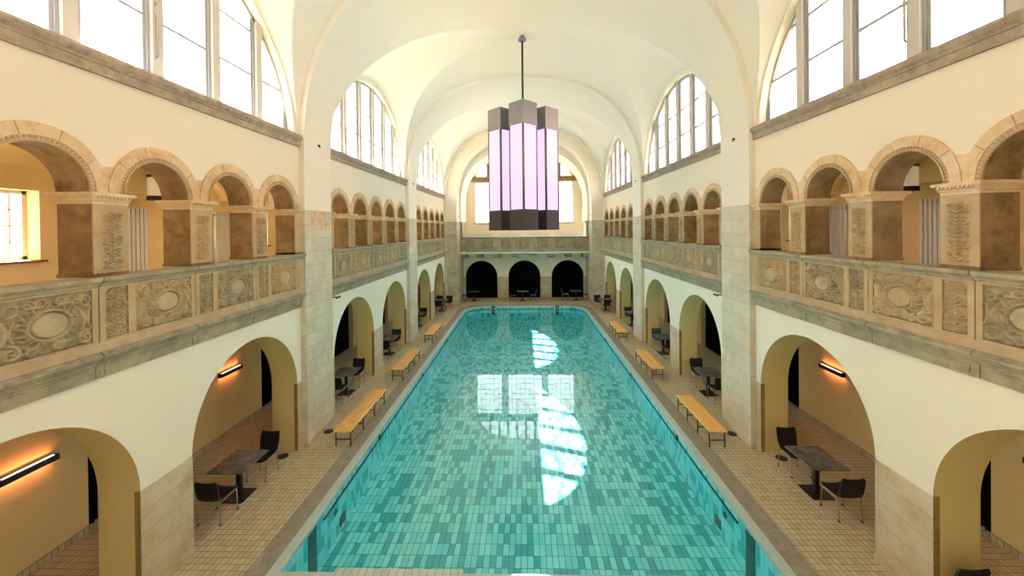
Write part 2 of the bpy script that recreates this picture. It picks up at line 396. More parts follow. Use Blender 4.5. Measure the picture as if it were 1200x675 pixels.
# ------------------------------------------------------------------ long walls
for sg, sn in SIDES:
    fn = side(sg)
    for k, off in bays(True):
        e1 = (B1 if k < 3 else YEND - off)
        # lower wall with two arches
        m = MB()
        a1, a2 = (2.60, 5.81), (6.74, 9.95)
        T = W + .66
        xs, lo = [B0 - .01], [0]
        for s0, s1 in (a1, a2):
            c, r = (s0 + s1) / 2, (s1 - s0) / 2; q_ = semi(c, r, 41)
            xs += [s0] + q_ + [s1]; lo += [0] + arch(q_, c, r, 1.68) + [0]
        xs.append(e1 + .01); lo.append(0)
        m.strip([x + off for x in xs], lo, [4.0] * len(xs), W, T, fn, soff=1)
        st(m.build('wall_' + sn, [WHITE_PL, JAMB], smooth=35))
        # stone dado, returning into the jambs
        m = MB()
        for s0, s1, l, r_ in ((B0, a1[0], 0, 1), (a1[1], a2[0], 1, 1), (a2[1], e1, 1, 0)):
            m.mat(0).box(sg * (W - .006), sg * (W + .003), s0 + off - (.006 if l else 0), s1 + off + (.006 if r_ else 0), 0, 1.70)
            if l: m.mat(1).box(sg * (W - .004), sg * (W + .09), s0 + off - .006, s0 + off + .01, 0, 1.70)
            if r_: m.mat(1).box(sg * (W - .004), sg * (W + .09), s1 + off - .01, s1 + off + .006, 0, 1.70)
            m.mat(0).box(sg * (W - .02), sg * (W + .003), s0 + off - (.02 if l else 0), s1 + off + (.02 if r_ else 0), 0, .10)
        st(m.build('trim_1', [DADO, JAMBST]))
        # upper wall above the arcade up to the sill, then with lunette up to the vault
        m = MB(); T2 = W + .46
        xs, lo = [B0, 2.28], [ZA - .1, ZA - .1]
        for i in range(5):
            c = 3.06 + 1.56 * i; q_ = lsp(c - .78, c + .78, 41)
            if i: q_ = q_[1:]
            xs += q_; lo += [max(ZA + math.sqrt(max(0, .78 ** 2 - (x - c) ** 2)), ZA + .37) - .004 for x in q_]
        xs += [10.08, e1]; lo += [ZA - .1, ZA - .1]
        m.strip([x + off for x in xs], lo, [ZS1] * len(xs), W, T2, fn)
        q_ = semi(BC, 3.75, 61)
        xs = [B0, BC - 3.75] + q_ + [BC + 3.75, e1]
        lo = [ZS1, ZS1] + [ZS1 + 3.12 * math.sqrt(max(0, 1 - ((x - BC) / 3.75) ** 2)) for x in q_] + [ZS1, ZS1]
        m.strip([x + off for x in xs], lo, [13.6] * len(xs), W, W + .80, fn)
        st(m.build('wall_' + sn, CREAM, smooth=35))
        # sill moulding
        m = MB()
        s0, s1 = B0 + off, e1 + off
        m.mould([(W + .05, ZS0), (W - .05, ZS0), (W - .05, ZS0 + .13), (W - .07, ZS0 + .14), (W - .07, ZS0 + .16), (W - .11, ZS0 + .2), (W - .12, ZS0 + .25), (W - .09, ZS0 + .30), (W + .3, ZS0 + .31), (W + .3, ZS0)], s0, s1, fn)
        st(m.build('trim_2', SILLST))
        # lunette window
        win = empty('window_%d' % (k * 2 + (1 if sg > 0 else 0) + 1), (sg * (W + .14), BC + off, ZS1)); st(win, 'lunette window with stone mullions high on the %s wall, %s' % (sn, BAYN[k]))
        ms_ = .15 if sg < 0 else 0.0   # the left lights sit slightly off centre
        def wl(s, d, z, sg=sg): return (sg * d, s, z)
        we = lambda x: 3.12 * math.sqrt(max(0, 1 - (x / 3.75) ** 2))
        st(MB().box(sg * -.12, sg * .12, -3.74, 3.74, -.06, .035).build('window_ledge', FRAME, win))
        for i in range(-2, 3):
            x = i * 1.25 + ms_
            mb = MB().box(sg * -.02, sg * .22, x - .09, x + .09, 0, we(x) - .0)
            st(mb.build('mullion', GREYWIN, win))
        edges = [-3.75] + [v + ms_ for v in (-2.575, -2.425, -1.325, -1.175, -.075, .075, 1.175, 1.325, 2.425, 2.575)] + [3.75]
        mf = MB(); mg = MB()
        for j in range(0, 12, 2):
            a, b = edges[j], edges[j + 1]
            xs = lsp(a, b, 15) if j not in (0, 10) else (lsp(a, b, 25))
            t = .11
            # jamb bars, curved head and glazing bars
            for x, s_ in ((a, 1), (b, -1)):
                h = we(x + s_ * t)
                if h > .1: mf.box(sg * .03, sg * .11, x, x + s_ * t * .55, 0, h); mf.box(sg * .055, sg * .10, x, x + s_ * t, 0, h)
            mf.box(sg * .03, sg * .11, a, b, 0, .07); mf.box(sg * .055, sg * .10, a, b, 0, .12)
            mf.strip(xs, [max(0, we(x) - .09) for x in xs], [we(x) + .02 for x in xs], .03, .11, wl)
            for zz in (1.0, 1.95):
                if we(a) > zz or we(b) > zz:
                    xa = a if we(a) > zz else (-3.75 * math.sqrt(1 - (zz / 3.12) ** 2)); xb = b if we(b) > zz else 3.75 * math.sqrt(1 - (zz / 3.12) ** 2)
                    if xb > xa: mf.box(sg * .05, sg * .09, xa, xb, zz - .022, zz + .022)
            mg.grid([[(sg * .07, x, .03) for x in xs], [(sg * .07, x, max(.03, we(x) - .02)) for x in xs]])
        st(mf.build('window_frame', FRAME, win)); st(mg.build('pane', GLASS, win, fix=False))
        # casement stay rods beside two mullions
        mr = MB()
        for x in (.11, ):
            for z0_, z1_ in ((.35, 1.05), (1.2, 1.9)):
                mr.tube([(sg * -.01, x, z0_), (sg * -.05, x, z0_ + .03), (sg * -.05, x, z1_ - .03), (sg * -.01, x, z1_)], .018, 6)
        st(mr.build('stay_rod', CHROME, win))
        portal((sg * (W + .5), BC + off, ZS1 + 1.56), (0, sg * PI / 2, 0), 3.1, 7.5)

# ------------------------------------------------------------------ carved relief meshes
def dist_field(U, V, pts, wd):
    P = np.array(pts); best = np.zeros_like(U)
    w_ = np.asarray(wd) if not np.isscalar(wd) else np.full(len(P), wd)
    for (px, py), ww in zip(P, w_):
        d2 = ((U - px) ** 2 + (V - py) ** 2) / (ww * ww)
        best = np.maximum(best, np.sqrt(np.clip(1 - d2, 0, 1)))
    return best
def spiral(cx_, cy_, r, a0, turns, wid, flip=1, n=46):
    pts, ws = [], []
    for i in range(n):
        t = i / (n - 1); a = a0 + flip * turns * 2 * PI * t; rr_ = r * (1 - .88 * t)
        pts.append((cx_ + rr_ * math.cos(a), cy_ + rr_ * math.sin(a))); ws.append(wid * (1 - .45 * t))
    return pts, ws
def curve(p0, p1, p2, wid, n=16):
    pts, ws = [], []
    for i in range(n):
        t = i / (n - 1)
        pts.append(tuple((1 - t) ** 2 * a + 2 * t * (1 - t) * b + t * t * c for a, b, c in zip(p0, p1, p2))); ws.append(wid * (.35 + .75 * math.sin(PI * min(1, t * .9 + .1))))
    return pts, ws
def relief_mesh(name, w_, h_, nx, nz, strokes, depth, mat, oval=None):
    U, V = np.meshgrid(np.linspace(-w_ / 2, w_ / 2, nx), np.linspace(-h_ / 2, h_ / 2, nz))
    H_ = np.zeros_like(U)
    for (pts, ws), hh in strokes: H_ = np.maximum(H_, hh * dist_field(U, V, pts, ws))
    if oval:
        rx, ry = oval; e = np.sqrt((U / rx) ** 2 + (V / ry) ** 2)
        H_ = np.where(e < 1.0, .72 + .2 * np.clip(1 - e ** 2, 0, 1), H_)
        H_ = np.where((e >= 1.0) & (e < 1.09), .0, H_)
        H_ = np.maximum(H_, np.sqrt(np.clip(1 - ((e - 1.22) / .12) ** 2, 0, 1)) * 1.0)
    H_ = np.where(H_ > .02, .12 + .88 * H_, 0)
    edge = np.minimum(np.minimum(U + w_ / 2, w_ / 2 - U), np.minimum(V + h_ / 2, h_ / 2 - V))
    H_ *= np.clip(edge / .012, 0, 1)
    P = [[(U[j, i], -H_[j, i] * depth, V[j, i]) for i in range(nx)] for j in range(nz)]
    return MB().grid(P).mesh(name, mat, smooth=180, fix=False)   # lies in XZ, bulges towards -Y
def mirror(strokes):
    out = list(strokes)
    for (pts, ws), hh in strokes: out.append((([(-x, y) for x, y in pts], ws), hh))
    return out
def cartouche(seed, w_, h_, mat, nx=84, nz=62):
    R_ = random.Random(seed); s = []
    hw, hh = w_ / 2, h_ / 2
    s.append((spiral(hw - .11, -hh + .10, .085, PI * .5, 1.6, .028), 1.0))
    s.append((spiral(hw - .10, hh - .10, .075, -PI * .5, 1.5, .025, -1), .95))
    s.append((spiral(hw - .27, hh - .07, .055, PI, 1.4, .02, -1), .85))
    s.append((spiral(hw - .29, -hh + .07, .055, PI, 1.4, .02, 1), .85))
    s.append((spiral(.09, hh - .07, .06, 0, 1.3, .022, 1), .9))
    s.append((spiral(.08, -hh + .08, .055, 0, 1.4, .02, -1), .9))
    s.append((curve((hw - .03, -hh + .2), (hw - .12, 0), (hw - .03, hh - .2), .028), .8))
    s.append((curve((hw - .16, -hh + .2), (hw - .04, -.02), (hw - .2, hh - .17), .024), .7))
    s.append((curve((.05, hh - .14), (.2, hh - .05), (hw - .2, hh - .16), .022), .8))
    s.append((curve((.05, -hh + .15), (.2, -hh + .05), (hw - .22, -hh + .17), .022), .8))
    for i in range(12):
        a = -PI / 2 + PI * (i + .5) / 12 + R_.uniform(-.05, .05)
        x0, y0 = .235 * math.cos(a), .185 * math.sin(a); L = R_.uniform(.06, .10)
        s.append((curve((x0, y0), (x0 + L * math.cos(a) * .6 - .02 * math.sin(a), y0 + L * math.sin(a) * .6 + .03), (x0 + L * math.cos(a + .5), y0 + L * math.sin(a + .5)), .017, 8), .75))
    for i in range(22):
        x = R_.uniform(.06, hw - .05); y = R_.uniform(-hh + .05, hh - .05)
        if (x / .25) ** 2 + (y / .21) ** 2 < 1: continue
        a = R_.uniform(0, 2 * PI); s.append((curve((x, y), (x + .03 * math.cos(a + 1), y + .03 * math.sin(a + 1)), (x + .055 * math.cos(a), y + .055 * math.sin(a)), .015, 7), .6))
    return relief_mesh('relief_panel', w_, h_, nx, nz, mirror(s), .085, mat, (.185 * w_ / .97, .145 * h_ / .68))
def arabesque(seed, w_, h_, mat, nx=44, nz=110, leafy=False):
    R_ = random.Random(seed); s = []; hw, hh = w_ / 2, h_ / 2
    n = 5 if leafy else 4; d = h_ / n
    s.append((curve((0, -hh + .02), (0.004, 0), (0, hh - .03), .010, 60), .7))
    for i in range(n):
        zc = -hh + d * (i + .35)
        k_ = .95 if i % 2 == 0 else .7
        # acanthus leaf rising from the stem and curling over
        s.append((curve((.003, zc - d * .25), (hw * .75 * k_, zc - d * .15), (hw * .82 * k_, zc + d * .25), .015, 20), .95))
        s.append((spiral(hw * .66 * k_, zc + d * .30, min(hw, d) * .20, 0, 1.15, .010, 1, 26), 1.0))
        s.append((curve((.002, zc), (hw * .35, zc + d * .02), (hw * .38, zc + d * .34), .012, 14), .85))
        s.append((curve((hw * .45 * k_, zc - d * .16), (hw * .8, zc - d * .3), (hw * .9, zc - d * .12), .010, 12), .7))
        s.append((curve((.004, zc + d * .25), (hw * .12, zc + d * .42), (hw * .30, zc + d * .52), .010, 12), .8))
        if not leafy: s.append((curve((hw * .9, zc + d * .1), (hw * .6, zc + d * .55), (hw * .15, zc + d * .62), .011, 16), .8))
    s.append((spiral(.0, hh - .05, .028, 0, 1.0, .012), .9)); s.append((spiral(.03, -hh + .04, .03, 0, 1.2, .012), .9))
    return relief_mesh('relief_panel', w_, h_, nx, nz, mirror(s), .055, mat)
WIDE = [cartouche(3, .97, .68, CARVE2), cartouche(8, .97, .68, CARVE)]
NARROW = [arabesque(4, .30, .68, CARVE2), arabesque(9, .30, .68, CARVE)]
PILR = [arabesque(12, .27, .80, CARVE, 44, 120, True), arabesque(15, .27, .80, CARVE, 44, 120, True)]

# ------------------------------------------------------------------ galleries: arcade and balustrade
ORD = ['first', 'second', 'third', 'fourth', 'fifth']
CAPP = [(0, 0), (.012, 0), (.012, .03), (.03, .045), (.03, .06), (.06, .10), (.075, .10), (.075, .15), (0, .15)]
def capital(m, s0, s1, d0, d1, z, sg, fs=True, fe=True):
    lv = [(.0, 0), (.012, .0), (.012, .03), (.03, .05), (.03, .07), (.06, .11), (.078, .11), (.078, .155)]
    b = len(m.v)
    for p, h in lv:
        a, e = (p if fs else 0), (p if fe else 0)
        for (d, s) in ((d0 - p, s0 - a), (d0 - p, s1 + e), (d1 + p, s1 + e), (d1 + p, s0 - a)): m.v.append((sg * d, s, z + h))
    for i in range(len(lv) - 1):
        for j in range(4): m.face((b + i * 4 + j, b + i * 4 + (j + 1) % 4, b + (i + 1) * 4 + (j + 1) % 4, b + (i + 1) * 4 + j))
    m.face([b + j for j in range(4)]); m.face([b + (len(lv) - 1) * 4 + j for j in range(4)])
    # tiny egg-and-dart row
    n = max(2, int((s1 - s0) / .05))
    for i in range(n):
        s = s0 + (i + .5) * (s1 - s0) / n; m.rbox((sg * (d0 - .07), s, z + .09), (.02, .026, .035), (0, sg * .5, 0))
XB = W - .11      # balustrade front
for sg, sn in SIDES:
    fn = side(sg); rot = (0, 0, sg * -PI / 2)   # local -Y must face the hall
    for k, off in bays():
        bal = empty('balustrade', (sg * W, BC + off, 4.0))
        tag(bal, 'carved sandstone balustrade of the %s gallery, %s' % (sn, BAYN[k]), 'balustrade', 'carved side gallery balustrades')
        e1 = (B1 if k < 3 else YEND - off)
        L = lambda x: x - BC         # local s
        def fl(s, d, z, sg=sg): return (sg * (d - W), s, z - 4.0)
        m = MB().strip([L(B0), L(e1)], [4.0 - 4 + 4, 4.0], [4.97, 4.97], XB + .035, W + .14, fl)
        m.build('parapet_core', CARVE, bal)
        starts = [2.05 + 1.56 * i for i in range(6)]
        mf = MB(); mr = MB(); mc = MB()
        for i, s in enumerate(starts):
            a, b = max(s + .012, B0), min(s + 1.56 - .006, e1)
            if i == 5: b = e1
            if i == 0: a = B0
            # rail
            mr.mould([(W + .16, 4.87), (XB - .0, 4.87), (XB - .02, 4.89), (XB - .02, 4.91), (XB - .06, 4.94), (XB - .075, 4.955), (XB - .075, 5.0), (W + .16, 5.005)], L(a), L(b), fl)
            # cornice below
            mc.mould([(W + .02, 3.63), (W - .05, 3.63), (W - .05, 3.80), (W - .07, 3.82), (W - .07, 3.84), (XB - .03, 3.90), (XB - .06, 3.93), (XB - .06, 3.96), (XB - .02, 3.99), (XB - .02, 4.0), (W + .02, 4.0)], L(a), L(b), fl)
            mc.strip([L(a) + .1, max(L(a) + .12, L(b) - .1)], [3.67] * 2, [3.77] * 2, W - .062, W - .05, fl)
            # frame round the panels
            segs = [(s + .09, s + .40), (s + .51, s + 1.48)] if i < 5 else []
            xs_ = [a] + [v for g in segs for v in g] + [b]
            for j in range(0, len(xs_), 2):
                if xs_[j + 1] > xs_[j]: mf.strip([L(xs_[j]), L(xs_[j + 1])], [4.13] * 2, [4.87] * 2, XB, XB + .04, fl)
            for g in segs:
                if g[1] < a: continue
                g0 = max(g[0], a)
                mf.strip([L(g0), L(g[1])], [4.13] * 2, [4.155] * 2, XB, XB + .04, fl)
                mf.strip([L(g0), L(g[1])], [4.845] * 2, [4.87] * 2, XB, XB + .04, fl)
            if i < 5:
                v_ = (i + k) % 2
                if s + .09 > B0:
                    link_mesh('relief_panel', NARROW[v_], bal, (sg * (XB + .034 - W), L(s + .245), .5), rot)
                link_mesh('relief_panel', WIDE[v_], bal, (sg * (XB + .034 - W), L(s + .995), .5), rot)
        mf.build('panel_frame', CARVE, bal); mr.build('coping_rail', RAIL, bal); mc.build('cornice', RAIL, bal)
        MB().strip([L(B0), L(e1)], [4.0] * 2, [4.13] * 2, XB - .003, XB + .04, fl).build('base_band', PINKST, bal)
        # pillars
        for i in range(6):
            s0, s1 = 2.05 + 1.56 * i, 2.51 + 1.56 * i
            half = i in (0, 5)
            s0, s1 = max(s0, B0), min(s1, e1)
            if i == 5: s1 = e1 if k < 3 else 10.14
            p = empty('gallery_pillar', (sg * (W + .2), (s0 + s1) / 2 + off, 5.0))
            h = (s1 - s0) / 2
            if half: lab = 'plain stone half pillar, %s gallery arcade, %s end of the %s' % (sn, 'near' if i == 0 else 'far', BAYN[k])
            else: lab = 'carved stone pillar of the %s gallery arcade, %s from the near end of the %s' % (sn, ORD[i - 1], BAYN[k])
            tag(p, lab, 'pillar', 'gallery arcade pillars')
            x0_, x1_ = sg * (W - .05 - W - .2), sg * (W + .44 - W - .2)
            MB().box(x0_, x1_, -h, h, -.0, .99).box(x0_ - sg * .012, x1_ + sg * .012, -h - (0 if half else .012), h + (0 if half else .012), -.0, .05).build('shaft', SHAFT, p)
            MB().box(sg * -.262, sg * -.24, -h - .004, h + .004, .05, .99).build('face_slab', CARVE, p)  # cleaned hall face, its lit tone partly put into the paler stone
            mm = MB(); capital(mm, -h, h, -.25, .24, .99, sg, i != 0, i != 5); mm.build('capital', ARCHST, p)
            if not half: link_mesh('relief_panel', PILR[i % 2], p, (sg * -.2635, 0, .5), rot)
        # arches
        for i in range(5):
            c = 3.06 + 1.56 * i
            a_ = empty('arcade_arch', (sg * (W + .2), c + off, ZA))
            tag(a_, 'round stone arch, %s gallery arcade, %s from the near end of the %s' % (sn, ORD[i], BAYN[k]), 'arch', 'gallery arcade arches')
            def fa(s, d, z, sg=sg): return (sg * (d - .2 - W), s, z)
            n = 49; r = .55
            xs = sorted(set([-.78] + [-.78 + .03 * j for j in range(8)] + [-r * math.cos(PI * j / 40) for j in range(41)] + [.78 - .03 * j for j in range(8)]))
            lo = [math.sqrt(max(0, r * r - x * x)) if abs(x) < r else .0 for x in xs]
            hi = [max(math.sqrt(max(0, .78 ** 2 - x * x)), .37) for x in xs]
            MB().strip(xs, lo, hi, W - .012, W + .46, fa, soff=1).build('spandrel_stone', [ARCHST, SHAFT], a_, smooth=35)  # soffit takes the darker stone: brown stain plus painted shade
            def ring(rin, rout, d0, d1, nseg=36, gap=0):
                mm = MB()
                A = [PI * j / nseg for j in range(nseg + 1)]
                def pt(rr_, t, d): return fa(-rr_ * math.cos(t), d, rr_ * math.sin(t))
                b = 0
                for j in range(nseg + 1):
                    for (rr_, d) in ((rin, d0), (rout, d0), (rout, d1), (rin, d1)): mm.v.append(pt(rr_, A[j], d))
                for j in range(nseg):
                    if gap and j % gap == 0: continue
                    for q_ in range(4): mm.face((j * 4 + q_, j * 4 + (q_ + 1) % 4, (j + 1) * 4 + (q_ + 1) % 4, (j + 1) * 4 + q_))
                mm.face((0, 1, 2, 3)); e = nseg * 4; mm.face((e, e + 3, e + 2, e + 1))
                return mm
            mm = MB()
            for g in range(5):
                ta, tb = PI * g / 5 + (.008 if g else 0), PI * (g + 1) / 5 - (.008 if g < 4 else 0); b_0 = len(mm.v)
                for j in range(9):
                    t_ = ta + (tb - ta) * j / 8
                    for (rr_, d) in ((.625, W - .030), (.776, W - .030), (.776, W - .005), (.625, W - .005)): mm.v.append(fa(-rr_ * math.cos(t_), d, rr_ * math.sin(t_)))
                for j in range(8):
                    for q_ in range(4): mm.face((b_0 + j * 4 + q_, b_0 + j * 4 + (q_ + 1) % 4, b_0 + (j + 1) * 4 + (q_ + 1) % 4, b_0 + (j + 1) * 4 + q_))
                mm.face((b_0, b_0 + 1, b_0 + 2, b_0 + 3)); mm.face((b_0 + 32, b_0 + 35, b_0 + 34, b_0 + 33))
            mm.build('voussoir_ring', ARCHST, a_, smooth=35)
            mm = ring(.55, .575, W - .035, W - .005)
            for j in range(34):
                t = PI * (j + .5) / 34
                mm.rbox(fa(-.60 * math.cos(t), W - .014, .60 * math.sin(t)), (.022, .030, .034), (sg * 0, 0, 0))
            mm.build('bead_moulding', CARVE, a_, smooth=35)

# gallery rooms behind the arcades, aisles below
GX = 8.2
for sg, sn in SIDES:
    fn = side(sg)
    m = MB(); m.box(sg * (W + .1), sg * (GX + .4), -8, 33.5, 3.55, 3.98); st(m.build('floor', AISLE))
    m = MB()  # segmental gallery ceiling
    xs = lsp(W + .4, GX + .02, 15); cc = (W + .4 + GX) / 2; hw = (GX - W - .4) / 2
    P = [[(sg * x, y, 6.55 + .65 * math.sqrt(max(0, 1 - ((x - cc) / (hw + .04)) ** 2))) for x in xs] for y in (-8, 33.5)]
    m.grid(P); st(m.build('ceiling', OCHRE, smooth=60, fix=False))
    st(MB().box(sg * (W + .3), sg * (GX + .5), -8, 33.5, 7.3, 7.5).build('ceiling', OCHRE))
    wz0, wz1 = 5.16, 6.32
    wins = []
    for k, off in bays(True):
        for c in (5.93, 9.45, 2.6): wins.append(c + off)
    wins.sort()
    m = MB()
    m.strip([-8, 33.5], [4] * 2, [wz0] * 2, GX, GX + .35, fn); m.strip([-8, 33.5], [wz1] * 2, [7.4] * 2, GX, GX + .35, fn)
    prev = -8
    for c in wins:
        m.strip([prev, c - .6], [wz0] * 2, [wz1] * 2, GX, GX + .35, fn); prev = c + .6
    m.strip([prev, 33.5], [wz0] * 2, [wz1] * 2, GX, GX + .35, fn)
    st(m.build('wall_' + sn, OCHRE))
    xs, lo = [-8], [6.42]
    for c in wins:
        q_ = semi(c, 1.02, 25); xs += [c - 1.02] + q_ + [c + 1.02]; lo += [6.42] + [6.42 + .55 * math.sqrt(max(0, 1 - ((x - c) / 1.02) ** 2)) for x in q_] + [6.42]
    xs.append(33.5); lo.append(6.42)
    st(MB().strip(xs, lo, [7.3] * len(xs), GX - .22, GX + .01, fn).build('wall_' + sn, OCHRE, smooth=35))
    for j, c in enumerate(wins):
        if c < 0: continue
        wn = empty('window_%d' % (20 + j + (20 if sg > 0 else 0)), (sg * (GX + .26), c, wz0)); st(wn, 'small white casement in the outer wall of the %s gallery' % sn)
        mf = MB(); h = wz1 - wz0
        for x in (-.6, .54): mf.box(-.03, .03, x, x + .06, 0, h)
        for z in (0, h - .06): mf.box(-.03, .03, -.6, .6, z, z + .06)
        mf.box(-.03, .03, -.05, .05, 0, h)
        st(mf.build('window_frame', PANE_W, wn))
        mb_ = MB()
        for x in (-.39, -.22, .22, .39): mb_.box(-.012, .012, x - .01, x + .01, .05, h - .05)
        for z in (.3, .57, .84): mb_.box(-.012, .012, -.56, .56, z - .01, z + .01)
        st(mb_.build('glazing_bar', PANE_W, wn))
        st(MB().grid([[(0, -.56, .04), (0, .56, .04)], [(0, -.56, h - .04), (0, .56, h - .04)]]).build('pane', GLASS, wn, fix=False))
        st(MB().box(sg * -.36, sg * -.03, -.63, .63, -.045, -.005).build('window_board', WOODSILL, wn))
    # aisle: back wall with curtained openings
    AX = 8.2; ZT = 3.56
    ops = []
    for k, off in bays():
        for a, b in ((2.8, 4.95), (7.2, 9.4)): ops.append((a + off, b + off))
    m = MB(); prev = -8
    for a, b in ops:
        m.strip([prev, a], [0] * 2, [ZT] * 2, AX, AX + .3, fn); m.strip([a, b], [2.75] * 2, [ZT] * 2, AX, AX + .3, fn); prev = b
    m.strip([prev, 33.5], [0] * 2, [ZT] * 2, AX, AX + .3, fn)
    st(m.build('wall_' + sn, AISLE))
    m = MB(); prev = -8
    for a, b in ops + [(33.5, 33.5)]:
        m.box(sg * (AX - .015), sg * AX, prev, a, 0, .13); prev = b
    st(m.build('baseboard_' + sn, DECK))
    for a, b in ops:
        P0, P1 = [], []; n = 80
        for i in range(n + 1):
            y = a - .05 + (b - a + .1) * i / n; x = AX + .2 + .035 * math.sin(i * 1.15) + .012 * math.sin(i * 2.9)
            P0.append((sg * x, y, .004)); P1.append((sg * (x * .5 + (AX + .2) * .5), y, 2.85))
        cu = MB().grid([P0, P1]).build('curtain', BLACKC, smooth=180, fix=False)
        kk = min(3, max(1, int((a - 1) // PITCH) + 1)); pos = 'nearer' if (a - (kk - 1) * PITCH) < 6 else 'farther'
        tag(cu, 'black curtain closing the %s doorway of the %s aisle, %s' % (pos, sn, BAYN[kk]), 'curtain', 'black aisle curtains')
    # aisle wall lamps
    lamps = [10.73, 6.25] if sg < 0 else [10.73, 6.25]
    for y in lamps:
        lp = empty('wall_lamp', (sg * (AX - .0), y, 1.70))
        tag(lp, 'black linear wall lamp glowing orange in the %s aisle, %s' % (sn, 'beyond the second arch' if y > 8 else 'behind the first arch'), 'wall lamp', 'linear aisle lamps')
        MB().box(-sg * .07, -sg * .13, -.40, .40, 0, .10).box(0, -sg * .07, -.3, .3, .03, .07).box(-sg * .03, -sg * .13, -.40, -.385, 0, .10).box(-sg * .03, -sg * .13, .385, .40, 0, .10).build('housing', BLACK, lp)
        MB().box(-sg * .078, -sg * .112, -.34, .34, .101, .106).box(-sg * .078, -sg * .112, -.34, .34, -.006, -.001).build('light_strip', LEDW, lp)
        for zz, rx in ((.13, PI), (-.03, 0)):
            ld = bpy.data.lights.new('lamp_light', 'AREA'); ld.shape = 'RECTANGLE'; ld.size = .06; ld.size_y = .7; ld.energy = 2.6; ld.color = (1, .2, .055)
            lo = bpy.data.objects.new('lamp_light', ld); COL.objects.link(lo); lo.parent = lp; lo.location = (-sg * .05, 0, zz); lo.rotation_euler = (rx, 0, 0)
    # gallery radiators and drum lanterns
    for k, off in bays():
        for (c, n, nm) in ((8.05, 7, 'a'), (10.55 if k < 3 else 4.2, 7, 'b'), (4.3, 7, 'c')):
            if k == 3 and nm == 'b': continue
            r_ = empty('radiator', (sg * (GX - .08), c + off, 3.981))
            tag(r_, 'white tube radiator on the %s gallery wall, %s, %s' % (sn, BAYN[k], {'a': 'between the windows', 'b': 'beside the far pier', 'c': 'near the first pillars'}[nm]), 'radiator', 'white gallery radiators')
            for j in range(n):
                MB().box(-.03, .03, -.32 + j * .091, -.32 + j * .091 + .068, .35, 2.13).build('tube', WHITEM, r_) if k == 1 else None
            if k > 1:
                mm = MB()
                for j in range(n): mm.box(-.03, .03, -.32 + j * .091, -.32 + j * .091 + .068, .35, 2.13)
                mm.build('tube_bank', WHITEM, r_)
            MB().box(-.015, .015, -.28, -.25, 0, .40).box(-.015, .015, .20, .23, 0, .40).box(-.02, .02, -.32, .29, .40, .46).box(-.02, .02, -.32, .29, 2.02, 2.08).build('header', DGREY, r_)
        ln = empty('drum_lantern', (sg * 7.74, 8.27 + off, 6.27))
        tag(ln, 'white drum lantern with black rings hanging in the %s gallery, %s' % (sn, BAYN[k]), 'lantern', 'gallery drum lanterns')
        MB().lathe([(.20, .09), (.20, .48)], n=28).build('lamp_shade', DIMGLOW, ln, smooth=40)
        MB().lathe([(.215, 0), (.215, .09)], n=28).build('lower_ring', BLACK, ln, smooth=40)
        MB().lathe([(.215, .48), (.215, .53), (.03, .54), (.03, .86)], n=28).build('upper_ring', BLACK, ln, smooth=40)

# ------------------------------------------------------------------ end wall and end gallery
PA = 4.93
m = MB()
for s in (-1, 1): m.box(s * PA, s * (W + .7), YEND, 30.2, 0, 6.14)
st(m.build('wall_back', DADO))
m = MB()
for s in (-1, 1): m.box(s * PA, s * (W + .7), YEND + .004, 30.2, 6.14, Z0)
xs = [-PA * math.cos(PI * i / 80) for i in range(81)]
pin = lambda x: Z0 + sup(x, PA, 4.8, 2.5)
m.strip(xs, [pin(x) for x in xs], [13.6] * 81, YEND, 30.2, ENDM)
for s in (-1, 1): m.box(s * PA, s * (W + .3), YEND, 30.2, Z0, 13.6)
st(m.build('wall_back', CREAM, smooth=50))
m = MB(); PB = 4.80
xs = [-PB * math.cos(PI * i / 60) for i in range(61)]
m.strip(xs, [Z0 + sup(x, PB, 4.25, 2.4) for x in xs], [12.8 for x in xs], 30.2, 33.4, ENDM)
for s in (-1, 1): m.box(s * PB, s * 5.9, 30.2, 33.4, 6.14, 12.8)
st(m.build('ceiling', CREAM, smooth=50))
m = MB()
for s in (-1, 1): m.box(s * 4.9, s * 5.9, 30.2, 33.4, 0, 6.14)
st(m.build('wall_back', DADO))
for s, nm in ((-1, 'left'), (1, 'right')):
    d = empty('door_%d' % (1 if s < 0 else 2), (s * 4.9, 30.75, 3.98)); st(d, 'dark narrow door on the %s of the end gallery' % nm)
    st(MB().box(-s * .03, s * .05, -.35, .35, 0, 2.1).build('door_leaf', BLACK, d))
    st(MB().box(-s * .045, s * .04, -.41, -.35, 0, 2.16).box(-s * .045, s * .04, .35, .41, 0, 2.16).box(-s * .045, s * .04, -.35, .35, 2.1, 2.16).build('door_frame', JAMBST, d))
